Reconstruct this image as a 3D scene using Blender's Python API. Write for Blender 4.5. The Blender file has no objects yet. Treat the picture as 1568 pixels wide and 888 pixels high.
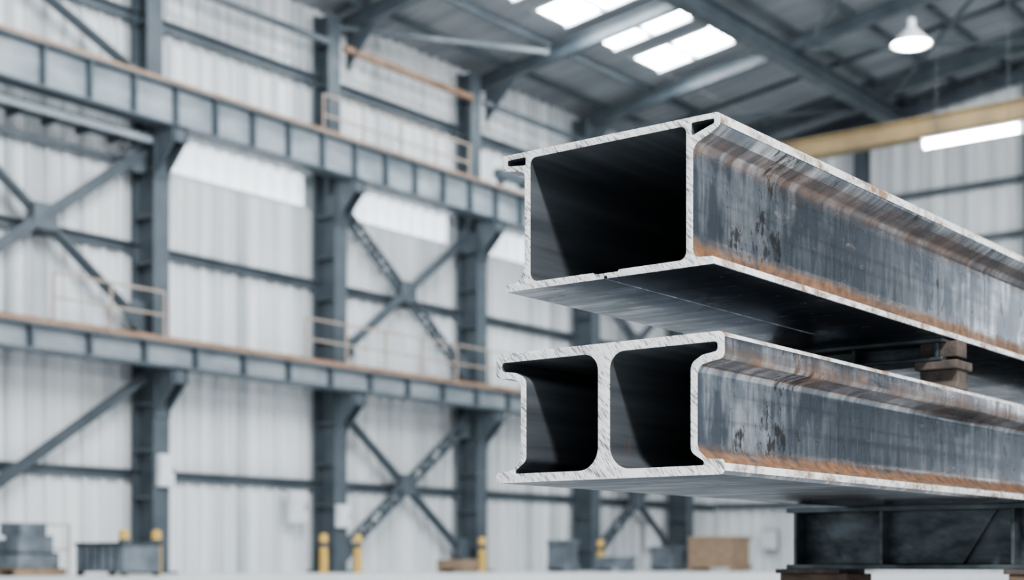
import bpy, bmesh, math, random
from mathutils import Vector, Matrix
random.seed(4)
scene = bpy.context.scene
try:
    scene.view_settings.look = 'AgX - Medium High Contrast'
except Exception: pass

# ------------------------------------------------------------------ materials
def new_mat(name):
    m = bpy.data.materials.new(name); m.use_nodes = True
    nt = m.node_tree
    b = nt.nodes['Principled BSDF']
    return m, nt, b

def N(nt, t, **kw):
    n = nt.nodes.new(t)
    for k, v in kw.items():
        setattr(n, k, v)
    return n

def coords(nt, scale=(1,1,1), rot=(0,0,0)):
    tc = N(nt, 'ShaderNodeTexCoord')
    v = tc.outputs['Object']
    if any(rot):
        m0 = N(nt, 'ShaderNodeMapping'); m0.inputs['Rotation'].default_value = rot
        nt.links.new(v, m0.inputs['Vector']); v = m0.outputs['Vector']
    mp = N(nt, 'ShaderNodeMapping')
    mp.inputs['Scale'].default_value = scale
    nt.links.new(v, mp.inputs['Vector'])
    return mp.outputs['Vector']

def noise(nt, scale=(1,1,1), s=1.0, detail=4, rough=.55, rot=(0,0,0), dist=0.0):
    n = N(nt, 'ShaderNodeTexNoise')
    n.inputs['Scale'].default_value = s
    n.inputs['Detail'].default_value = detail
    n.inputs['Roughness'].default_value = rough
    n.inputs['Distortion'].default_value = dist
    nt.links.new(coords(nt, scale, rot), n.inputs['Vector'])
    return n.outputs['Fac']

def ramp(nt, fac, stops):
    r = N(nt, 'ShaderNodeValToRGB')
    els = r.color_ramp.elements
    while len(els) < len(stops): els.new(.5)
    for e, (p, c) in zip(els, stops):
        e.position = p
        e.color = (c, c, c, 1) if isinstance(c, (int, float)) else (*c, 1)
    nt.links.new(fac, r.inputs['Fac'])
    return r.outputs['Color']

def mix(nt, fac, a, b, blend='MIX'):
    m = N(nt, 'ShaderNodeMix', data_type='RGBA', blend_type=blend)
    for i, v in ((0, fac), (6, a), (7, b)):
        if isinstance(v, (int, float)): m.inputs[i].default_value = v if i == 0 else (v, v, v, 1)
        elif isinstance(v, tuple): m.inputs[i].default_value = (*v, 1)
        else: nt.links.new(v, m.inputs[i])
    return m.outputs[2]

def math_(nt, op, a, b=0.0, clamp=False):
    m = N(nt, 'ShaderNodeMath', operation=op, use_clamp=clamp)
    for i, v in ((0, a), (1, b)):
        if isinstance(v, (int, float)): m.inputs[i].default_value = v
        else: nt.links.new(v, m.inputs[i])
    return m.outputs[0]

def bump(nt, b, h, strength=.3, dist=.01):
    bp = N(nt, 'ShaderNodeBump')
    bp.inputs['Strength'].default_value = strength
    bp.inputs['Distance'].default_value = dist
    nt.links.new(h, bp.inputs['Height'])
    nt.links.new(bp.outputs['Normal'], b.inputs['Normal'])

def simple(name, c1, c2, s=3, scale=(1,1,1), metal=0.0, rough=.5, bmp=0.0):
    m, nt, b = new_mat(name)
    f = noise(nt, scale, s)
    nt.links.new(ramp(nt, f, [(.35, c1), (.65, c2)]), b.inputs['Base Color'])
    b.inputs['Metallic'].default_value = metal
    nt.links.new(ramp(nt, noise(nt, scale, s*2.3), [(.3, max(0, rough-.1)), (.7, min(1, rough+.12))]), b.inputs['Roughness'])
    if bmp: bump(nt, b, noise(nt, (1,1,1), s*8), bmp, .01)
    return m

def emis(name, col, st):
    m, nt, b = new_mat(name)
    f = noise(nt, (1,1,1), .8)
    nt.links.new(ramp(nt, f, [(.3, tuple(c*.9 for c in col)), (.7, col)]), b.inputs['Emission Color'])
    b.inputs['Emission Strength'].default_value = st
    b.inputs['Base Color'].default_value = (*col, 1)
    return m

def mill_steel():
    m, nt, b = new_mat('mill_scale_steel')
    tc = N(nt, 'ShaderNodeTexCoord'); sp = N(nt, 'ShaderNodeSeparateXYZ')
    nt.links.new(tc.outputs['Object'], sp.inputs[0]); z = sp.outputs['Z']
    big = noise(nt, (1, .6, 1.4), 2.0, 2)
    fine = noise(nt, (2, 55, 4), 1.0, 3, .5)
    patch = noise(nt, (1, 2.2, 1.8), 1.5, 9, .64, dist=.4)
    streak = noise(nt, (1, 18, 2.0), 1.0, 6, .65)
    longi = noise(nt, (8, .28, 26), 1.0, 3, .5)
    spots = noise(nt, (4, 14, 7), 1.1, 9, .78)
    clump = noise(nt, (1, 1.6, 2.0), 1.6, 2)
    base = mix(nt, ramp(nt, big, [(.35, 0.0), (.65, 1.0)]), (.150, .172, .200), (.215, .243, .28))
    glint = math_(nt, 'ADD', math_(nt, 'MULTIPLY', patch, .62), math_(nt, 'MULTIPLY', streak, .38))
    base = mix(nt, ramp(nt, glint, [(.475, 0.0), (.60, .85)]), base, (.62, .65, .69))  # window-reflection highlights painted into the base colour as bright patches
    base = mix(nt, ramp(nt, fine, [(.38, 0.22), (.52, 0.0)]), base, (.09, .10, .11))
    base = mix(nt, ramp(nt, longi, [(.35, 0.35), (.5, 0.0)]), base, (.10, .112, .128))
    sm = math_(nt, 'ADD', spots, math_(nt, 'MULTIPLY', math_(nt, 'SUBTRACT', clump, .5), .6))
    sf = ramp(nt, sm, [(.61, 0.0), (.67, .85)])
    base = mix(nt, sf, base, (.040, .038, .039))
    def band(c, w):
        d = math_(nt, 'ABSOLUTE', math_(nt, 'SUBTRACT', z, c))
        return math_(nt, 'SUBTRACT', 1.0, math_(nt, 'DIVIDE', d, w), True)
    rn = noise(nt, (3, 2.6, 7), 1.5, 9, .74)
    low = math_(nt, 'MULTIPLY', band(.055, .054), math_(nt, 'SUBTRACT', math_(nt, 'MULTIPLY', rn, 2.2), .50), True)
    top = math_(nt, 'MULTIPLY', band(.37, .055), math_(nt, 'SUBTRACT', math_(nt, 'MULTIPLY', rn, 2.0), .57), True)  # brown band below the top lip: rust plus painted lip shade
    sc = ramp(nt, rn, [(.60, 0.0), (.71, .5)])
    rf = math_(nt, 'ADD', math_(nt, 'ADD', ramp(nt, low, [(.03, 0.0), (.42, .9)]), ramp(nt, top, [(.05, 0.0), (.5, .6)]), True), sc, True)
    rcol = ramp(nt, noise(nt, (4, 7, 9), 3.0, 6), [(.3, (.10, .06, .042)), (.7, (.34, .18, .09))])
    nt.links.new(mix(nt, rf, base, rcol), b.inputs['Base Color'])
    nt.links.new(math_(nt, 'SUBTRACT', .95, math_(nt, 'MULTIPLY', rf, .6)), b.inputs['Metallic'])
    r = math_(nt, 'ADD', ramp(nt, glint, [(.42, .27), (.60, .15)]), math_(nt, 'MULTIPLY', rf, .25))
    r = math_(nt, 'ADD', r, math_(nt, 'MULTIPLY', sf, .25))
    nt.links.new(r, b.inputs['Roughness'])
    h = math_(nt, 'ADD', math_(nt, 'MULTIPLY', spots, .35), math_(nt, 'MULTIPLY', big, 2.5))
    bump(nt, b, h, .22, .004)
    return m

def edge_steel():
    m, nt, b = new_mat('edge_highlight_steel')
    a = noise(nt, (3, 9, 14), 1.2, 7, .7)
    nt.links.new(ramp(nt, a, [(.37, (.32, .21, .14)), (.45, (.55, .53, .51)), (.55, (.92, .93, .94))]), b.inputs['Base Color'])  # rim highlight painted in as brighter steel, with rust speckles
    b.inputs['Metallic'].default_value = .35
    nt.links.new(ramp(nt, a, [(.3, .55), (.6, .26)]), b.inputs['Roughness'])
    bump(nt, b, a, .3, .004)
    return m

def cut_steel():
    m, nt, b = new_mat('saw_cut_steel')
    a = noise(nt, (240, 1, 20), 1.0, 3, .6, (0, math.radians(34), 0))
    a2 = noise(nt, (90, 1, 11), 1.0, 2, .5, (0, math.radians(55), 0))
    c = noise(nt, (1, 1, 1), 13, 4, .6)
    fac = math_(nt, 'ADD', math_(nt, 'ADD', math_(nt, 'MULTIPLY', a, .45), math_(nt, 'MULTIPLY', a2, .3)), math_(nt, 'MULTIPLY', c, .25))
    nt.links.new(ramp(nt, fac, [(.41, (.22, .22, .225)), (.465, (.66, .665, .67)), (.52, (1.0, 1.0, 1.0))]), b.inputs['Base Color'])
    b.inputs['Metallic'].default_value = .6
    nt.links.new(ramp(nt, fac, [(.4, .45), (.6, .24)]), b.inputs['Roughness'])
    bump(nt, b, a2, .9, .005)
    return m

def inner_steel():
    m, nt, b = new_mat('shaded_inner_steel')
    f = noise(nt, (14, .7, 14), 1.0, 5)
    col = ramp(nt, f, [(.35, (.045, .053, .062)), (.7, (.10, .113, .128))])  # darker base colour deepens the shade inside the cavities
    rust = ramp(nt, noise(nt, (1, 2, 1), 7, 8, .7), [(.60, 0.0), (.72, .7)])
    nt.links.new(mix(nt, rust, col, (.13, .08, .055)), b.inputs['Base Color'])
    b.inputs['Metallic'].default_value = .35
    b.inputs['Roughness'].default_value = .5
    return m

MILL = mill_steel(); CUT = cut_steel(); INNER = inner_steel(); EDGE = edge_steel()
RUSTY = simple('rusty_steel', (.055, .045, .04), (.115, .092, .078), 14, rough=.7, bmp=.3)
DARKST = simple('weathered_dark_steel', (.04, .05, .056), (.115, .135, .148), 6, (1,1,2), metal=.6, rough=.42, bmp=.2)
TIMBER = simple('timber', (.08, .055, .04), (.17, .12, .085), 5, (2, 12, 12), rough=.8, bmp=.3)
PAINT = simple('structural_paint_blue_grey', (.070, .088, .104), (.102, .124, .142), 1.2, rough=.42)
PAINTL = simple('girder_paint_grey', (.22, .26, .29), (.35, .39, .42), .9, (1,1,2), rough=.4)
RAIL = simple('rusty_rail', (.24, .15, .10), (.38, .25, .175), 1.5, rough=.7)
HAND = simple('handrail_tan', (.34, .28, .24), (.44, .37, .32), 2, rough=.5)
YEL = simple('yellow_paint', (.50, .32, .08), (.62, .41, .12), 3, rough=.5)
CRANEY = simple('crane_yellow_worn', (.14, .105, .06), (.26, .19, .095), 1, rough=.55)
WHITEP = simple('white_enamel', (.62, .65, .68), (.75, .77, .80), 3, rough=.4)
GREYM = simple('machine_grey', (.10, .12, .14), (.2, .23, .26), 2, rough=.5)
ROOFM = simple('roof_deck', (.22, .24, .26), (.32, .345, .365), .5, (.4, 3, 1), rough=.6)
WOOD = simple('crate_wood', (.22, .16, .11), (.36, .26, .18), 3, (1, 1, 8), rough=.75)
SKY = emis('skylight_glass', (.92, .97, 1.0), 28.0)
WIN = emis('translucent_sheet', (.90, .95, 1.0), .95)
WINR = emis('added_glow_glazing', (.95, .975, 1.0), 15.0)  # added glowing panes, placed to reflect in the beam webs
WINR2 = emis('added_glow_glazing_dim', (.93, .965, 1.0), 6.0)  # same added panes with a weaker glow
LAMP = emis('lamp_glass', (.97, .99, 1.0), 28.0)

def wall_mat():
    m, nt, b = new_mat('cladding_sheet')
    st = noise(nt, (2.2, 2.2, .03), 1.0, 6, .65)
    big = noise(nt, (.16, .16, .10), 1.0, 3)
    c = ramp(nt, st, [(.34, (.32, .355, .375)), (.48, (.56, .595, .615)), (.62, (.79, .815, .83))])
    c = mix(nt, ramp(nt, big, [(.40, .0), (.62, .6)]), c, (.89, .915, .93))
    nt.links.new(c, b.inputs['Base Color'])
    b.inputs['Roughness'].default_value = .24
    return m
WALL = wall_mat()

def floor_mat():
    m, nt, b = new_mat('concrete_floor')
    c = ramp(nt, noise(nt, (1,1,1), .6, 8), [(.3, (.56, .58, .59)), (.7, (.72, .74, .75))])
    c = mix(nt, ramp(nt, noise(nt, (1,1,1), 6, 6), [(.6, 0.0), (.75, .25)]), c, (.45, .46, .47))
    nt.links.new(c, b.inputs['Base Color'])
    b.inputs['Roughness'].default_value = .4
    bump(nt, b, noise(nt, (1,1,1), 20), .1, .01)
    return m
FLOOR = floor_mat()

# ------------------------------------------------------------------ mesh builder
class MB:
    def __init__(s): s.v = []; s.f = []; s.m = []
    def add(s, vs, fs, mi):
        o = len(s.v); s.v += [tuple(v) for v in vs]
        for f in fs: s.f.append([i+o for i in f]); s.m.append(mi)
    def box(s, x0, x1, y0, y1, z0, z1, mi=0):
        vs = [(x,y,z) for z in (z0,z1) for y in (y0,y1) for x in (x0,x1)]
        s.add(vs, [(0,2,3,1),(4,5,7,6),(0,1,5,4),(2,6,7,3),(0,4,6,2),(1,3,7,5)], mi)
    def bar(s, p0, p1, w, h, mi=0, up=(0,0,1)):
        p0 = Vector(p0); p1 = Vector(p1); d = (p1-p0).normalized(); u = Vector(up)
        a = d.cross(u)
        if a.length < 1e-4: a = d.cross(Vector((1,0,0)))
        a.normalize(); c = a.cross(d).normalized()
        vs = []
        for p in (p0, p1):
            for sa, sc in ((-1,-1),(1,-1),(1,1),(-1,1)):
                vs.append(p + a*sa*w/2 + c*sc*h/2)
        s.add(vs, [(0,3,2,1),(4,5,6,7),(0,1,5,4),(1,2,6,5),(2,3,7,6),(3,0,4,7)], mi)
    def prism(s, poly, axis, a0, a1, mi=0):
        def mk(p, a):
            if axis == 0: return (a, p[0], p[1])
            if axis == 1: return (p[0], a, p[1])
            return (p[0], p[1], a)
        n = len(poly)
        vs = [mk(p, a0) for p in poly] + [mk(p, a1) for p in poly]
        fs = [list(range(n))[::-1], list(range(n, 2*n))] + [(i, (i+1)%n, (i+1)%n+n, i+n) for i in range(n)]
        s.add(vs, fs, mi)
    def lathe(s, prof, c, seg=24, mi=0):
        o = len(s.v)
        for r, z in prof:
            for k in range(seg):
                t = 2*math.pi*k/seg
                s.v.append((c[0]+r*math.cos(t), c[1]+r*math.sin(t), c[2]+z))
        for i in range(len(prof)-1):
            for k in range(seg):
                k2 = (k+1) % seg
                s.f.append([o+i*seg+k, o+i*seg+k2, o+(i+1)*seg+k2, o+(i+1)*seg+k]); s.m.append(mi)
    def obj(s, name, mats, loc=(0,0,0), bevel=0, smooth=False, origin=None):
        me = bpy.data.meshes.new(name)
        org = Vector(origin) if origin else Vector((0,0,0))
        me.from_pydata([Vector(v)-org for v in s.v], [], s.f)
        for m in mats: me.materials.append(m)
        for p, mi in zip(me.polygons, s.m): p.material_index = mi
        bm = bmesh.new(); bm.from_mesh(me); bmesh.ops.recalc_face_normals(bm, faces=bm.faces); bm.to_mesh(me); bm.free()
        if smooth:
            for p in me.polygons: p.use_smooth = True
            me.set_sharp_from_angle(angle=math.radians(35))
        o = bpy.data.objects.new(name, me); scene.collection.objects.link(o)
        o.location = Vector(loc) + org
        if bevel:
            b = o.modifiers.new('bevel', 'BEVEL'); b.width = bevel; b.segments = 2; b.limit_method = 'ANGLE'
        return o

# ------------------------------------------------------------------ rolled profiles
def rounded(pts, seg=8):
    out = []; n = len(pts)
    for i in range(n):
        x, y, r = pts[i]; p = Vector((x, y))
        a = Vector(pts[i-1][:2]) - p; b = Vector(pts[(i+1) % n][:2]) - p
        if r <= 0: out.append(p); continue
        la, lb = a.length, b.length; a.normalize(); b.normalize()
        ang = a.angle(b)
        t = min(r/math.tan(ang/2), la*.48, lb*.48); rr = t*math.tan(ang/2)
        c = p + (a+b).normalized()*(rr/math.sin(ang/2))
        s0 = p+a*t-c; s1 = p+b*t-c
        a0 = math.atan2(s0.y, s0.x); da = math.atan2(s1.y, s1.x)-a0
        while da > math.pi: da -= 2*math.pi
        while da < -math.pi: da += 2*math.pi
        for k in range(seg+1):
            th = a0+da*k/seg
            out.append(c+Vector((math.cos(th), math.sin(th)))*rr)
    return out

def inside(pt, poly):
    x, y = pt; c = False; n = len(poly)
    for i in range(n):
        a, b = poly[i], poly[i-1]
        if (a.y > y) != (b.y > y) and x < (b.x-a.x)*(y-a.y)/(b.y-a.y)+a.x: c = not c
    return c

def profile_beam(name, outer, holes, origin, length, edge_x, nz):
    ox, oy, oz = origin
    loops = [rounded([(x-ox, z-oz, r) for x, z, r in lp]) for lp in [outer]+holes]
    cu = bpy.data.curves.new(name+'_c', 'CURVE'); cu.dimensions = '2D'; cu.fill_mode = 'BOTH'
    cu.extrude = length/2; cu.bevel_depth = .002; cu.bevel_resolution = 1; cu.offset = -.002
    for lp in loops:
        sp = cu.splines.new('POLY'); sp.points.add(len(lp)-1); sp.use_cyclic_u = True
        for q, p in zip(sp.points, lp): q.co = (p.x, p.y, 0, 1)
    tmp = bpy.data.objects.new('tmp', cu); scene.collection.objects.link(tmp)
    dg = bpy.context.evaluated_depsgraph_get()
    me = bpy.data.meshes.new_from_object(tmp.evaluated_get(dg)); me.name = name
    bpy.data.objects.remove(tmp); bpy.data.curves.remove(cu)
    for v in me.vertices:
        x, y, z = v.co; v.co = (x, z+length/2, y)
    bm = bmesh.new(); bm.from_mesh(me)
    bmesh.ops.remove_doubles(bm, verts=bm.verts, dist=1e-5)
    bmesh.ops.recalc_face_normals(bm, faces=bm.faces); bm.to_mesh(me); bm.free()
    me.materials.clear()
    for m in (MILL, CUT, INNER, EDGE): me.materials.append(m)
    for p in me.polygons:
        nrm = p.normal; c = p.center
        if abs(nrm.y) > .3: p.material_index = 1
        else:
            q = (c.x+nrm.x*.006, c.z+nrm.z*.006)
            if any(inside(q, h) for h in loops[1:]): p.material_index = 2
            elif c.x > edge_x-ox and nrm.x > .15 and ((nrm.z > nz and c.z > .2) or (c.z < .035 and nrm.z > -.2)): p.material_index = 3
            else: p.material_index = 0
            p.use_smooth = True
    me.set_sharp_from_angle(angle=math.radians(32))
    o = bpy.data.objects.new(name, me); scene.collection.objects.link(o); o.location = origin
    return o

upper_outer = [(-3.125,1.622,.010),(-2.287,1.622,.016),(-2.287,1.582,.012),(-2.320,1.562,.02),(-2.383,1.535,.04),
  (-2.383,1.190,.026),(-2.312,1.186,.003),(-2.312,1.162,.003),(-2.700,1.162,0),(-2.702,1.170,0),(-2.712,1.170,0),(-2.714,1.162,0),
  (-3.111,1.162,.003),(-3.111,1.186,.004),(-3.068,1.188,.01),(-3.050,1.204,.012),(-3.032,1.235,.02),(-3.032,1.554,.022),(-3.062,1.562,.02),(-3.125,1.570,.016)]
upper_holes = [
 [(-3.008,1.598,.022),(-2.407,1.598,.022),(-2.407,1.186,.025),(-2.655,1.186,0),(-2.66,1.180,0),(-2.75,1.180,0),(-2.755,1.186,0),(-3.008,1.186,.03)],
 [(-3.104,1.604,.006),(-3.028,1.604,.006),(-3.028,1.577,.006),(-3.104,1.585,.006)],
 [(-2.388,1.604,.006),(-2.308,1.604,.006),(-2.308,1.590,.006),(-2.388,1.564,.006)]]
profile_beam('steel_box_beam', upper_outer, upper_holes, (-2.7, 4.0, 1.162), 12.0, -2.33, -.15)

lower_outer = [(-3.154,.956,.022),(-2.272,.956,.022),(-2.272,.872,.022),(-2.318,.866,.02),(-2.367,.855,.035),
  (-2.367,.600,.045),(-2.335,.570,.02),(-2.272,.566,.012),(-2.272,.520,.014),(-3.154,.520,.014),(-3.154,.553,.012),(-3.085,.562,.02),
  (-3.048,.590,.035),(-3.048,.855,.03),(-3.085,.868,.02),(-3.154,.874,.022)]
lower_holes = [
 [(-2.690,.925,.055),(-2.296,.925,.012),(-2.296,.896,.012),(-2.350,.888,.02),(-2.391,.865,.035),(-2.391,.592,.03),(-2.345,.562,.006),(-2.345,.550,.004),(-2.690,.550,.075)],
 [(-2.736,.925,.055),(-2.736,.550,.075),(-3.070,.550,.004),(-3.070,.560,.006),(-3.025,.592,.03),(-3.025,.868,.035),(-3.07,.888,.02),(-3.128,.896,.012),(-3.128,.925,.012)]]
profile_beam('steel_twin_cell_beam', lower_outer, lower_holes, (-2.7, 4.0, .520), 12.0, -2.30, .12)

# ------------------------------------------------------------------ supports
def i_bar_x(mb, x0, x1, yc, z0, z1, w, tf, tw, m0=0, m1=0):
    mb.box(x0, x1, yc-w/2, yc+w/2, z1-tf, z1, m1)
    mb.box(x0, x1, yc-w/2, yc+w/2, z0, z0+tf, m1)
    mb.box(x0+.01, x1-.01, yc-tw/2, yc+tw/2, z0+tf, z1-tf, m0)

for yc in (6.85, 13.6):
    mb = MB()
    i_bar_x(mb, -3.47, -1.75, yc, .222, .520, .26, .022, .02, 0, 0)
    for x in (-3.43, -2.98, -2.35, -1.8):
        mb.box(x-.008, x+.008, yc-.115, yc+.115, .244, .498, 0)
    mb.prism([(-3.36, .498), (-2.45, .498), (-2.61, .246), (-3.20, .246)], 1, yc-.035, yc-.012, 0)
    for xa in (-3.52, -2.38): mb.box(xa, xa+.34, yc-.15, yc+.15, .200, .222, 1)
    mb.obj('support_i_beam', [DARKST, RUSTY], bevel=.002, origin=(-2.6, yc, .222))
    for x0 in (-3.50, -2.36):
        mb = MB()
        mb.box(x0, x0+.36, yc-.14, yc+.14, .10, .200, 0)
        mb.box(x0-.03, x0+.33, yc-.16, yc-.01, 0, .10, 0)
        mb.box(x0-.03, x0+.33, yc+.01, yc+.16, 0, .10, 0)
        mb.obj('timber_block', [TIMBER], bevel=.005, origin=(x0+.18, yc, 0))
for yc in (5.95, 13.0):
    mb = MB()
    mb.box(-3.14, -2.33, yc-.09, yc+.09, 1.145, 1.162, 0)
    mb.box(-3.14, -2.33, yc-.09, yc+.09, 1.070, 1.085, 0)
    mb.box(-3.13, -2.34, yc-.012, yc+.012, 1.085, 1.145, 0)
    for x in (-3.11, -2.72, -2.36): mb.box(x-.008, x+.008, yc-.08, yc+.08, 1.085, 1.145, 0)
    for xa, xb in ((-2.44, -2.28), (-3.14, -2.98)):
        mb.box(xa, xb, yc-.05, yc+.05, 1.085, 1.150, 1)
        mb.box(xa-.01, xb+.01, yc-.085, yc+.085, 1.035, 1.070, 1)
        mb.prism([(yc-.055, 1.035), (yc-.045, .985), (yc-.07, .956), (yc+.07, .956), (yc+.045, .985), (yc+.055, 1.035)], 0, xa, xb, 1)
    mb.obj('steel_spacer_bar', [DARKST, RUSTY], bevel=.004, origin=(-2.7, yc, 1.0))
mb = MB()
for x0, x1, z in ((-2.96,-2.86,.99),(-2.8,-2.62,.985)):
    mb.box(x0, x1, 6.2, 12.5, .956, z, 0)
    mb.box(x0+.02, x1-.03, 6.3, 12.4, z, z+.012, 0)
mb.obj('flat_bar_stack', [DARKST], bevel=.002)

# ------------------------------------------------------------------ hall shell
XW, YE = -29.0, 50.0
XR = 11.0; RIDGE = -9.0; EAVE = 15.2; SL = .13
def roof_z(x): return EAVE + SL*(min(x, 2*RIDGE-x) - XW)

mb = MB(); mb.box(XW-.3, XR+.3, -8, YE+.3, -.2, 0, 0)
mb.obj('floor', [FLOOR])

def corrugated(mb, axis, c, a0, a1, z0, z1, sign, mi=0):
    pitch = .5; prof = [(0, 0), (.32, 0), (.35, .09), (.47, .09)]
    pts = []; a = a0
    while a < a1-1e-6:
        for d, h in prof:
            if a+d <= a1: pts.append((a+d, h))
        a += pitch
    pts.append((a1, 0))
    vs = []
    for z in (z0, z1):
        for p, h in pts:
            vs.append((c+sign*h, p, z) if axis == 0 else (p, c+sign*h, z))
    n = len(pts)
    mb.add(vs, [(i, i+1, n+i+1, n+i) for i in range(n-1)], mi)

mb = MB()
corrugated(mb, 0, XW, 6.0, YE, .0, 9.75, 1)
corrugated(mb, 0, XW, 6.0, 22.8, 9.75, 10.65, 1)
corrugated(mb, 0, XW, 6.0, YE, 10.65, 12.9, 1)
corrugated(mb, 0, XW-.08, 6.0, YE, 12.9, EAVE+.2, 1)
mb.box(XW-.3, XW-.2, 6, YE, 0, EAVE+.3, 0)
mb.obj('wall_left', [WALL])
for k, (y0, y1) in enumerate([(23.3,28.5),(29.3,34.5),(35.3,40.5),(41.3,46.5)]):
    mb = MB()
    corrugated(mb, 0, XW-.04, y0, y1, 9.78, 10.62, 1, 1)
    mb.box(XW-.02, XW+.06, y0, y1, 9.72, 9.78, 0); mb.box(XW-.02, XW+.06, y0, y1, 10.62, 10.68, 0)
    mb.obj('added_window_%d' % (k+1), [WHITEP, WIN])
mb = MB()
corrugated(mb, 1, YE, XW, XR, 0, 8.6, -1)
corrugated(mb, 1, YE, XW, XR, 10.2, 18.2, -1)
mb.box(XW, XR, YE+.2, YE+.3, 0, 18.2, 0)
mb.obj('wall_back', [WALL])
for k in range(6):
    x0 = -28.2+6*k; x1 = x0+5.2
    mb = MB(); mb.box(x0, x1, YE-.02, YE+.02, 8.65, 10.15, 1)
    for j in range(4):
        x = x0+(x1-x0)*j/3; mb.box(x-.04, x+.04, YE-.08, YE-.02, 8.6, 10.2, 0)
    for z in (8.6, 9.4, 10.2): mb.box(x0, x1, YE-.08, YE-.02, z-.04, z+.04, 0)
    mb.obj('added_window_%d' % (k+7), [PAINT, WIN])
# unseen right wall; glowing bays added for the beam webs to reflect
WZ0, WZ1 = 3.0, 8.2
mb = MB()
corrugated(mb, 0, XR, 18, YE, 0, WZ0, -1); corrugated(mb, 0, XR, 18, YE, WZ1, EAVE+.2, -1)
mb.box(XR+.1, XR+.3, 18, YE, 0, WZ0, 0); mb.box(XR+.1, XR+.3, 18, YE, WZ1, EAVE+.3, 0)
bays = [(23.4,28.4),(29.4,34.4),(41.4,46.4)]
prev = 18.0
for y0, y1 in bays: mb.box(XR-.05, XR+.25, prev, y0, WZ0, WZ1, 0); prev = y1
mb.box(XR-.05, XR+.25, prev, YE, WZ0, WZ1, 0)
mb.obj('wall_right', [PAINTL])
for k, (y0, y1) in enumerate(bays):
    mb = MB(); mb.box(XR+.05, XR+.09, y0, y1, WZ0, WZ1, 1)
    for j in range(6):
        y = y0+(y1-y0)*j/5; mb.box(XR-.03, XR+.05, y-.04, y+.04, WZ0, WZ1, 0)
    for z in (WZ0+.04, 4.85, 6.5, WZ1-.04): mb.box(XR-.03, XR+.05, y0, y1, z-.04, z+.04, 0)
    mb.obj('added_window_%d' % (k+13), [PAINT, WINR if k == 1 else WINR2])

mb = MB()
for z in (2.35, 7.7, 13.2):
    mb.box(XW+.10, XW+.16, 8, YE, z-.12, z+.12, 0)
    mb.box(XW+.10, XW+.30, 8, YE, z+.08, z+.12, 0)
mb.obj('wall_girts', [PAINT])
mb = MB()
for z in (2.4, 5.4, 8.0, 11.2, 13.0, 15):
    mb.box(XW+.4, XR, YE-.30, YE-.10, z-.10, z+.10, 0)
mb.obj('wall_girts', [PAINT])

# ceiling deck (ribbed) with openings for skylights
SKX0, SKX1 = -25.2, -22.5
sky_ys = [(14.8,16.4),(20.8,22.4),(26.8,28.4),(31.1,32.7),(33.6,35.2),(36.1,37.7),(38.6,40.2)]
mb = MB()
def deck(x0, x1, y0, y1):
    pts = []; y = y0
    while y < y1-1e-6:
        for d, h in ((0,0),(.2,0),(.23,.05),(.33,.05)):
            if y+d < y1: pts.append((y+d, h))
        y += .4
    pts.append((y1, 0)); n = len(pts)
    vs = [(x0, p, roof_z(x0)+h) for p, h in pts]+[(x1, p, roof_z(x1)+h) for p, h in pts]
    mb.add(vs, [(i, i+1, n+i+1, n+i) for i in range(n-1)], 0)
deck(XW-.2, SKX0, 10, YE+.2)
yy = 10
for a, b_ in sky_ys:
    deck(SKX0, SKX1, yy, a); yy = b_
deck(SKX0, SKX1, yy, YE+.2)
deck(SKX1, RIDGE, 10, YE+.2); deck(RIDGE, XR+.2, 10, YE+.2)
mb.obj('ceiling', [ROOFM])
for a, b_ in sky_ys:
    mb = MB()
    za, zb = roof_z(SKX0)+.06, roof_z(SKX1)+.06
    xm = (SKX0+SKX1)/2; zm = roof_z(xm)+.06
    mb.add([(SKX0,a,za),(SKX1,a,zb),(SKX1,b_,zb),(SKX0,b_,za)], [(0,1,2,3)], 1)
    mb.bar((xm, a, zm-.06), (xm, b_, zm-.06), .16, .10, 0)
    mb.bar((SKX0, (a+b_)/2, za-.05), (SKX1, (a+b_)/2, zb-.05), .05, .04, 0)
    for y in (a, b_): mb.bar((SKX0, y, za-.06), (SKX1, y, zb-.06), .08, .10, 0)
    mb.obj('skylight', [WHITEP, SKY], origin=(xm, (a+b_)/2, zm))

# ------------------------------------------------------------------ roof frame
cols_y = [10.9, 16.9, 22.9, 28.9, 34.9, 40.9, 46.9]
def sect(mb, p0, p1, w, h, tf=.05, tw=.04, mi=0):
    p0 = Vector(p0); p1 = Vector(p1); up = Vector((0,0,1))
    d = (p1-p0).normalized(); c = (up - d*up.dot(d)).normalized()
    mb.bar(p0+c*(h/2-tf/2), p1+c*(h/2-tf/2), w, tf, mi)
    mb.bar(p0-c*(h/2-tf/2), p1-c*(h/2-tf/2), w, tf, mi)
    mb.bar(p0, p1, tw, h-2*tf, mi)
raft_y = [10.9, 16.9, 22.9, 29.6, 35.65, 41.0, 46.9, 49.5]
for y in raft_y:
    mb = MB()
    for xa, xb in ((XW+.3, RIDGE), (RIDGE, XR-.3)):
        sect(mb, (xa, y, roof_z(xa)-.42), (xb, y, roof_z(xb)-.42), .22, .42)
    mb.prism([(XW+.5, roof_z(XW)-.6), (XW+1.6, roof_z(XW)-.5), (XW+.5, roof_z(XW)-1.6)], 1, y-.03, y+.03, 0)
    mb.obj('roof_rafter', [PAINT], origin=(RIDGE, y, 16))
mb = MB()
x = XW+1.2
while x < XR:
    if not (SKX0-.1 < x < SKX1+.1):
        mb.box(x-.04, x+.04, 10, YE, roof_z(x)-.22, roof_z(x)-.03, 0)
    x += 1.75
y = 11.8
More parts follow.
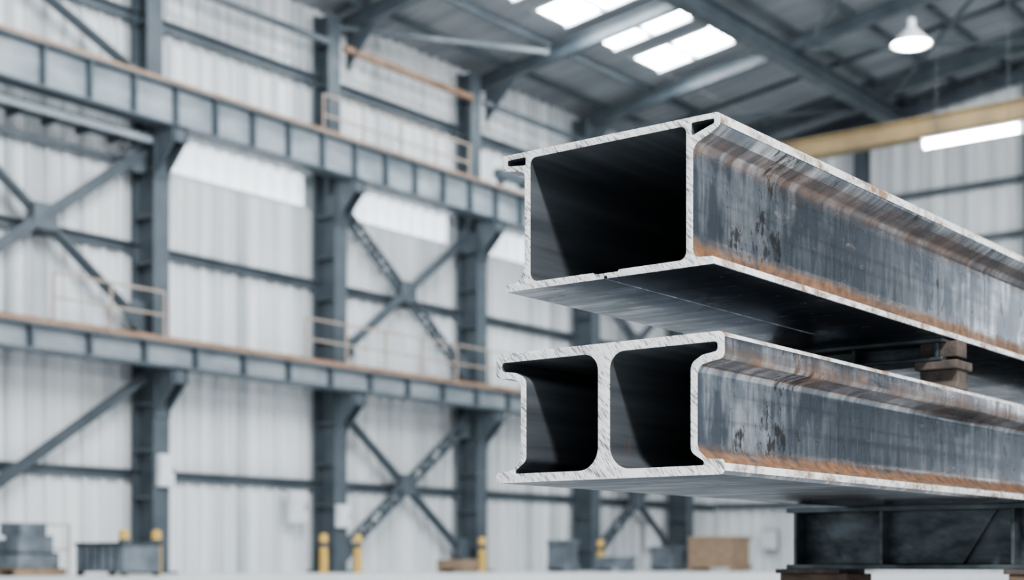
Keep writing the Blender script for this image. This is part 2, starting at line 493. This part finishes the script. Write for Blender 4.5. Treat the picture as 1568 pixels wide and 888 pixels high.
while y < YE:
    if not any(a-.2 < y < b_+.2 for a, b_ in sky_ys):
        for xa, xb in ((XW+.3, RIDGE), (RIDGE, XR)):
            mb.bar((xa, y, roof_z(xa)-.08), (xb, y, roof_z(xb)-.08), .08, .12, 0)
    y += 2.5
mb.obj('roof_purlins', [PAINT])
for x in (-20.9, -9.0, 3.0):
    mb = MB()
    sect(mb, (x, 10, roof_z(x)-.9), (x, YE-.1, roof_z(x)-.9), .40, .55)
    mb.obj('roof_longitudinal_beam', [PAINT], origin=(x, 30, 15))
mb = MB()
for i in range(2, 6):
    y0, y1 = cols_y[i], cols_y[i+1]
    for x0, x1 in ((-20.5, -15), (-15, -9.2)):
        mb.bar((x0, y0, roof_z(x0)-.7), (x1, y1, roof_z(x1)-.7), .10, .10, 0)
        mb.bar((x0, y1, roof_z(x0)-.73), (x1, y0, roof_z(x1)-.73), .10, .10, 0)
mb.bar((-28.4, 28.9, roof_z(-28.4)-.7), (-25.6, 34.9, roof_z(-25.6)-.7), .12, .12, 0)
mb.bar((-28.4, 40.9, roof_z(-28.4)-.7), (-21.6, 46.9, roof_z(-21.6)-.7), .12, .12, 0)
mb.obj('roof_bracing', [PAINT])
mb = MB()
mb.bar((XW+.8, 29.2, 14.05), (XW+.8, 34.6, 14.05), .16, .16, 1)
for a, b_ in ((11.2,16.6),(17.2,22.6),(23.2,28.6),(35.2,40.6),(41.2,46.6)):
    mb.bar((XW+.8, a, 14.05), (XW+.8, b_, 14.05), .14, .14, 0)
mb.obj('eaves_strut', [PAINT, RAIL])

# ------------------------------------------------------------------ columns
def column(y, xf, dirx):
    mb = MB()
    def b(xa, xb, *r): mb.box(min(xa, xb), max(xa, xb), *r)
    for (dep, z0, z1) in ((.80, 0, 10.1), (.56, 10.1, roof_z(xf)-.4)):
        back = xf - dirx*.80
        f = back + dirx*dep
        b(f, f-dirx*.05, y-.23, y+.23, z0, z1, 0)
        b(back, back+dirx*.05, y-.23, y+.23, z0, z1, 0)
        b(f-dirx*.05, back+dirx*.05, y-.025, y+.025, z0, z1, 0)
        z = z0+.7
        while z < z1:
            b(f-dirx*.05, back+dirx*.05, y-.21, y-.025, z-.03, z+.03, 0)
            b(f-dirx*.05, back+dirx*.05, y+.025, y+.21, z-.03, z+.03, 0)
            z += 1.1
    b(xf+dirx*.12, xf-dirx*.92, y-.4, y+.4, 0, .06, 0)
    for zt in (10.36, 4.76):
        x1 = xf+dirx*.68
        mb.prism([(xf, zt-.05), (x1, zt-.05), (x1, zt-.35), (xf, zt-1.05)], 1, y-.18, y-.14, 0)
        mb.prism([(xf, zt-.05), (x1, zt-.05), (x1, zt-.35), (xf, zt-1.05)], 1, y+.14, y+.18, 0)
        b(xf, x1, y-.23, y+.23, zt-.05, zt, 0)
        b(xf-dirx*.02, xf+dirx*.04, y-.23, y+.23, zt-1.1, zt, 0)
        b(x1-dirx*.04, x1, y-.23, y+.23, zt-.35, zt, 0)
    return mb.obj('steel_column', [PAINT], origin=(xf, y, 0))
XF = -28.05
for y in cols_y: column(y, XF, 1)
for y in cols_y: column(y, 10.05, -1)

def girder(xc, z0, z1, name, stiff, rail):
    mb = MB(); y0, y1 = 8, YE-.6
    mb.box(xc-.24, xc+.24, y0, y1, z1-.06, z1, 0)
    mb.box(xc-.24, xc+.24, y0, y1, z0, z0+.06, 0)
    mb.box(xc-.02, xc+.02, y0, y1, z0+.06, z1-.06, 1)
    y = y0+.5
    while y < y1:
        mb.box(xc-.21, xc+.21, y-.03, y+.03, z0+.06, z1-.06, 0); y += stiff
    if rail:
        mb.box(xc-.06, xc+.24, y0, y1, z1, z1+.04, 2)
        mb.box(xc-.05, xc+.05, y0, y1, z1+.04, z1+.15, 2)
    return mb.obj(name, [PAINT, PAINTL, RAIL], origin=(xc, 30, z0))
for xc in (-27.65, 9.65):
    girder(xc, 10.36, 11.34, 'crane_runway_girder', 1.2, True)
    girder(xc, 4.76, 5.36, 'walkway_girder', 1.5, True)

mb = MB()
mb.box(-28.0, -27.95, 8, YE-.6, 5.07, 5.32, 0)
for y in cols_y[:-1]:
    mb.box(-28.75, -27.93, y+.3, y+5.7, 5.36, 5.40, 0)
mb.obj('walkway_deck', [PAINT])
# maintenance platform hung under the runway in the near bay
mb = MB()
for ya, yb in ((11.3, 16.5), (17.3, 22.5)):
    mb.box(-28.85, -27.95, ya, yb, 10.15, 10.2, 0)
    mb.box(-27.98, -27.88, ya, yb, 9.98, 10.12, 1)
    mb.box(-28.8, -28.7, ya, yb, 9.6, 9.75, 0)
    y = ya+.2
    while y < yb:
        mb.box(-28.85, -27.95, y-.04, y+.04, 10.02, 10.15, 0); y += .9
mb.obj('maintenance_platform', [PAINT, PAINTL])
def handrail(x, y0, y1, z):
    mb = MB(); y = y0
    while y <= y1+.01:
        mb.box(x-.022, x+.022, y-.022, y+.022, z, z+1.1, 0); y += 1.5
    for h in (.55, 1.08): mb.box(x-.022, x+.022, y0, y1, z+h-.022, z+h+.022, 0)
    mb.obj('handrail', [HAND], origin=(x, y0, z))
handrail(-27.45, 19.5, 22.5, 5.40); handrail(-27.45, 27.0, 49, 5.40)
handrail(-27.8, 28.0, 34.0, 11.38)

# ------------------------------------------------------------------ bracing on the left wall
def laced(mb, p0, p1, sep=.30):
    p0 = Vector(p0); p1 = Vector(p1); d = (p1-p0); L = d.length; d.normalize()
    c = Vector((1,0,0)).cross(d).normalized()
    for s in (-1, 1):
        mb.bar(p0+c*s*sep/2, p1+c*s*sep/2, .09, .09, 0, up=(1,0,0))
    n = int(L/.5)
    for k in range(n):
        a = p0+d*(L*k/n); b = p0+d*(L*(k+1)/n); s = 1 if k % 2 else -1
        mb.bar(a+c*s*sep/2, b-c*s*sep/2, .03, .12, 0, up=(1,0,0))
        mb.bar(a+c*sep/2, a-c*sep/2, .03, .14, 0, up=(1,0,0))
def solid(mb, p0, p1):
    mb.bar(p0, p1, .07, .26, 0, up=(1,0,0)); mb.bar(p0, p1, .26, .05, 0, up=(1,0,0))
XB = -28.35
def xbrace(y0, y1, z0, z1, k1, k2):
    mb = MB()
    fn = {'s': solid, 'l': laced}
    fn[k1](mb, (XB-.12, y0+.25, z1), (XB-.12, y1-.25, z0)); fn[k2](mb, (XB, y0+.25, z0), (XB, y1-.25, z1))
    ym, zm = (y0+y1)/2, (z0+z1)/2
    mb.box(XB-.2, XB+.08, ym-.3, ym+.3, zm-.28, zm+.28, 0)
    for y, s in ((y0+.25, 1), (y1-.25, -1)):
        for z, t in ((z0, 1), (z1, -1)):
            mb.prism([(y, z-.35*t), (y+s*.6, z+.1*t), (y+s*.35, z+.55*t), (y, z+.5*t)], 0, XB-.03, XB+.03, 0)
    mb.obj('cross_brace', [PAINT], origin=(XB, ym, zm))
xbrace(16.9, 22.9, 5.85, 9.9, 's', 's')
xbrace(28.9, 34.9, 5.85, 10.0, 'l', 's')
xbrace(28.9, 34.9, .45, 4.5, 's', 'l')
xbrace(40.9, 46.9, 5.85, 10.0, 'l', 's')
xbrace(40.9, 46.9, .45, 4.5, 's', 'l')
mb = MB(); solid(mb, (XB, 22.65, 4.6), (XB, 17.15, .9)); solid(mb, (XB, 11.2, 4.6), (XB, 16.65, .9))
mb.obj('diagonal_brace', [PAINT])
mb = MB(); solid(mb, (XB, 17.2, 13.9), (XB, 22.6, 11.6)); mb.obj('diagonal_brace', [PAINT])

for x in (-22.6, -16.6, -10.6, -4.6, 1.4, 7.4):
    mb = MB()
    mb.box(x-.22, x+.22, YE-.75, YE-.70, 0, roof_z(x)-.7, 0)
    mb.box(x-.22, x+.22, YE-.35, YE-.30, 0, roof_z(x)-.7, 0)
    mb.box(x-.025, x+.025, YE-.70, YE-.35, 0, roof_z(x)-.7, 0)
    mb.box(x-.35, x+.35, YE-.85, YE-.3, 0, .05, 0)
    mb.obj('steel_column', [PAINT], origin=(x, YE-.5, 0))
mb = MB()
for z in (9.3, 9.8): mb.box(-25, XR-.2, 47.95, 48.0, z, z+.06, 0)
for x in range(-24, 11, 3): mb.box(x-.03, x+.03, 47.94, 48.0, 8.7, 9.86, 0)
mb.box(-25, XR-.2, 47.9, 49.1, 8.6, 8.75, 0)
mb.obj('gantry_walkway', [HAND])

# overhead travelling crane (single girder bridge on end trucks)
mb = MB()
yc = 36.4
mb.box(-26.4, 8.6, yc-.16, yc+.16, 11.02, 11.42, 0)
mb.box(-26.4, 8.6, yc-.24, yc+.24, 11.42, 11.46, 0)
mb.box(-26.4, 8.6, yc-.24, yc+.24, 10.98, 11.02, 0)
for xc, s in ((-27.65, 1), (9.65, -1)):
    mb.box(xc-.14, xc+.14, 35.1, 37.7, 11.72, 11.98, 1)
    a, b_ = sorted((xc-.1*s, xc+1.3*s))
    mb.box(a, b_, yc-.15, yc+.15, 11.62, 11.85, 1)
    a, b_ = sorted((xc+1.0*s, xc+1.3*s))
    mb.box(a, b_, yc-.15, yc+.15, 11.02, 11.85, 1)
    for y in (35.3, 37.5):
        mb.prism([(y+.17*math.cos(2*math.pi*k/12), 11.68+.17*math.sin(2*math.pi*k/12)) for k in range(12)], 0, xc-.05, xc+.05, 1)
mb.box(1.0, 2.6, yc-.4, yc+.4, 10.4, 10.95, 1)
mb.obj('overhead_crane', [CRANEY, PAINT])

# ------------------------------------------------------------------ lamps
def highbay(x, y, z):
    mb = MB()
    mb.lathe([(.0,.62),(.06,.62),(.09,.60),(.10,.40),(.16,.34),(.30,.20),(.46,.04),(.49,.0),(.48,-.01),(.44,.02)], (x,y,z), 28, 0)
    mb.lathe([(.0,-.08),(.22,-.07),(.36,-.03),(.44,.02),(.45,.03)], (x,y,z), 28, 1)
    zt = roof_z(x)-.25
    mb.box(x-.02, x+.02, y-.02, y+.02, z+.6, zt, 2)
    mb.obj('high_bay_lamp', [WHITEP, LAMP, DARKST], smooth=True, origin=(x,y,z))
highbay(-14.4, 34.3, 12.65)
highbay(-6, 34.3, 12.65); highbay(-4.0, 22, 12.65)
def tube(x0, x1, y, z):
    mb = MB()
    n = 12
    mb.prism([(y+.09*math.cos(2*math.pi*k/n), z+.09*math.sin(2*math.pi*k/n)) for k in range(n)], 0, x0+.05, x1-.05, 1)
    mb.box(x0, x0+.06, y-.10, y+.10, z-.10, z+.13, 0); mb.box(x1-.06, x1, y-.10, y+.10, z-.10, z+.13, 0)
    mb.box(x0, x1, y-.05, y+.05, z+.09, z+.13, 0)
    for x in (x0+.3, x1-.3): mb.box(x-.006, x+.006, y-.006, y+.006, z+.13, roof_z(x)-.25, 2)
    mb.obj('tube_lamp', [WHITEP, LAMP, DARKST], origin=(x0, y, z))
tube(-12.35, -10.25, 30, 8.95)
tube(-4.35, -2.25, 30, 8.95)

# ------------------------------------------------------------------ things along the wall
def bollard(x, y, h=1.0):
    mb = MB()
    mb.lathe([(.0,0),(.16,0),(.16,.02),(.11,.02),(.11,h-.06),(.09,h-.02),(.05,h),(.0,h)], (x,y,0), 20, 0)
    mb.lathe([(.112,h-.35),(.112,h-.22)], (x,y,0), 20, 1)
    mb.obj('safety_bollard', [YEL, DARKST], smooth=True, origin=(x,y,0))
for x, y in ((-27.0,21.9),(-27.0,21.0),(-27.0,27.2),(-27.0,28.45),(-27.0,33.6),(-27.0,39.6),(-27,45.5)): bollard(x, y)

def panel(y, z, w, h, x=XF):
    mb = MB()
    mb.box(x, x+.16, y-w/2, y+w/2, z, z+h, 0)
    mb.box(x+.16, x+.175, y-w/2+.03, y+w/2-.03, z+.03, z+h-.03, 0)
    mb.box(x+.175, x+.20, y+w/2-.09, y+w/2-.06, z+h*.4, z+h*.6, 1)
    mb.obj('electrical_panel', [WHITEP, DARKST], bevel=.005, origin=(x, y, z))
panel(22.95, 2.05, .42, .75); panel(28.9, 1.2, .42, .6)
panel(27.8, 1.3, .6, .85, XW+.34); panel(45.2, .8, .7, 1.1, XW+.34)
mb = MB()
mb.box(-26.6, -26.0, YE-.42, YE-.32, .75, 1.45, 0); mb.box(-26.63, -25.97, YE-.34, YE-.30, .72, 1.48, 1)
mb.obj('wall_notice_board', [WHITEP, DARKST])

mb = MB()
x0, y0 = -26.6, 17.2
for k in range(5): mb.box(x0, x0+1.2, y0+k*.25, y0+k*.25+.16, .12, .15, 0)
for k in range(3): mb.box(x0+k*.53, x0+k*.53+.12, y0, y0+1.16, 0, .12, 0)
mb.box(x0+.1, x0+1.1, y0+.1, y0+1.05, .15, .42, 1)
mb.box(x0+.15, x0+.5, y0+.2, y0+.9, .46, .72, 1); mb.box(x0+.6, x0+1.05, y0+.15, y0+.95, .46, .8, 1)
mb.box(x0+.1, x0+1.1, y0+.1, y0+1.05, .42, .46, 2); mb.box(x0+.2, x0+.9, y0+.3, y0+.9, .8, 1.05, 1)
mb.obj('pallet_of_castings', [WOOD, GREYM, DARKST], bevel=.01, origin=(x0,y0,0))
mb = MB()
x0, y0 = -25.3, 18.5
mb.box(x0, x0+1.5, y0, y0+.9, .08, .62, 0); mb.box(x0-.03, x0+1.53, y0-.03, y0+.93, .60, .66, 1)
for a in (0, 1.38):
    for b_ in (0, .78): mb.box(x0+a, x0+a+.12, y0+b_, y0+b_+.12, 0, .08, 1)
for k in range(1, 6): mb.box(x0+k*.25-.02, x0+k*.25+.02, y0-.02, y0, .1, .6, 1)
mb.obj('steel_storage_bin', [GREYM, DARKST], bevel=.008, origin=(x0,y0,0))
def crate(x, y, w, d, h, mats=(WOOD, WOOD), name='wooden_crate'):
    mb = MB(); mb.box(x+.03, x+w-.03, y+.03, y+d-.03, .1, h-.03, 0)
    n = max(3, int(w/.2))
    for k in range(n):
        a = x+w*k/n; mb.box(a+.01, a+w/n-.01, y, y+.03, .1, h, 1)
    for z in (.1, h-.12): mb.box(x, x+w, y-.03, y, z, z+.12, 1); mb.box(x+w, x+w+.03, y, y+d, z, z+.12, 1)
    mb.box(x, x+w, y, y+d, h-.03, h, 1)
    for a in (0, w-.12): mb.box(x+a, x+a+.12, y, y+d, 0, .1, 1)
    mb.obj(name, list(mats), bevel=.006, origin=(x,y,0))
crate(-24.9, 41.5, 1.6, 1.2, 1.1); crate(-26.9, 36.6, .7, .7, .95, (GREYM, GREYM), 'tool_cabinet')
crate(-26.9, 31.5, .9, .6, .35); crate(-26.4, 38.4, 1.0, .8, .45, (GREYM, GREYM), 'parts_bin')
crate(-27, 42.6, .8, .8, .8, (GREYM, GREYM), 'parts_bin')
handrail(-27.6, 17.0, 20.0, .0)

# ------------------------------------------------------------------ light
w = bpy.data.worlds.new('daylight'); scene.world = w; w.use_nodes = True
bg = w.node_tree.nodes['Background']
bg.inputs['Color'].default_value = (.88, .94, 1.0, 1); bg.inputs['Strength'].default_value = .80

def area(name, loc, target, sx, sy, e, col=(.955,.98,1)):
    l = bpy.data.lights.new(name, 'AREA'); l.shape = 'RECTANGLE'; l.size = sx; l.size_y = sy; l.energy = e; l.color = col
    o = bpy.data.objects.new(name, l); scene.collection.objects.link(o); o.location = loc
    o.rotation_euler = (Vector(target)-Vector(loc)).to_track_quat('-Z', 'Y').to_euler()
area('wall_fill_light', (-14, 16, 14.8), (-28, 26, 5), 4, 9, 3000)  # added fill light out of view, brightens the left wall
area('wall_fill_light', (-5, 30, 15.5), (-28, 40, 5), 4, 8, 3400)  # second added fill for the far part of the left wall
area('work_light', (3.6, .0, 8.3), (-2.6, 4.2, 1), .9, .9, 2200, (1.0, .975, .94))

# ------------------------------------------------------------------ camera
cam = bpy.data.cameras.new('camera'); co = bpy.data.objects.new('camera', cam); scene.collection.objects.link(co)
co.location = (0, 0, .25); co.rotation_euler = (math.radians(90), 0, math.radians(37.65))
cam.lens = 52.85; cam.sensor_width = 36; cam.shift_y = .2667
cam.clip_end = 200
cam.dof.use_dof = True; cam.dof.focus_distance = 4.9; cam.dof.aperture_fstop = 2.0
scene.camera = co
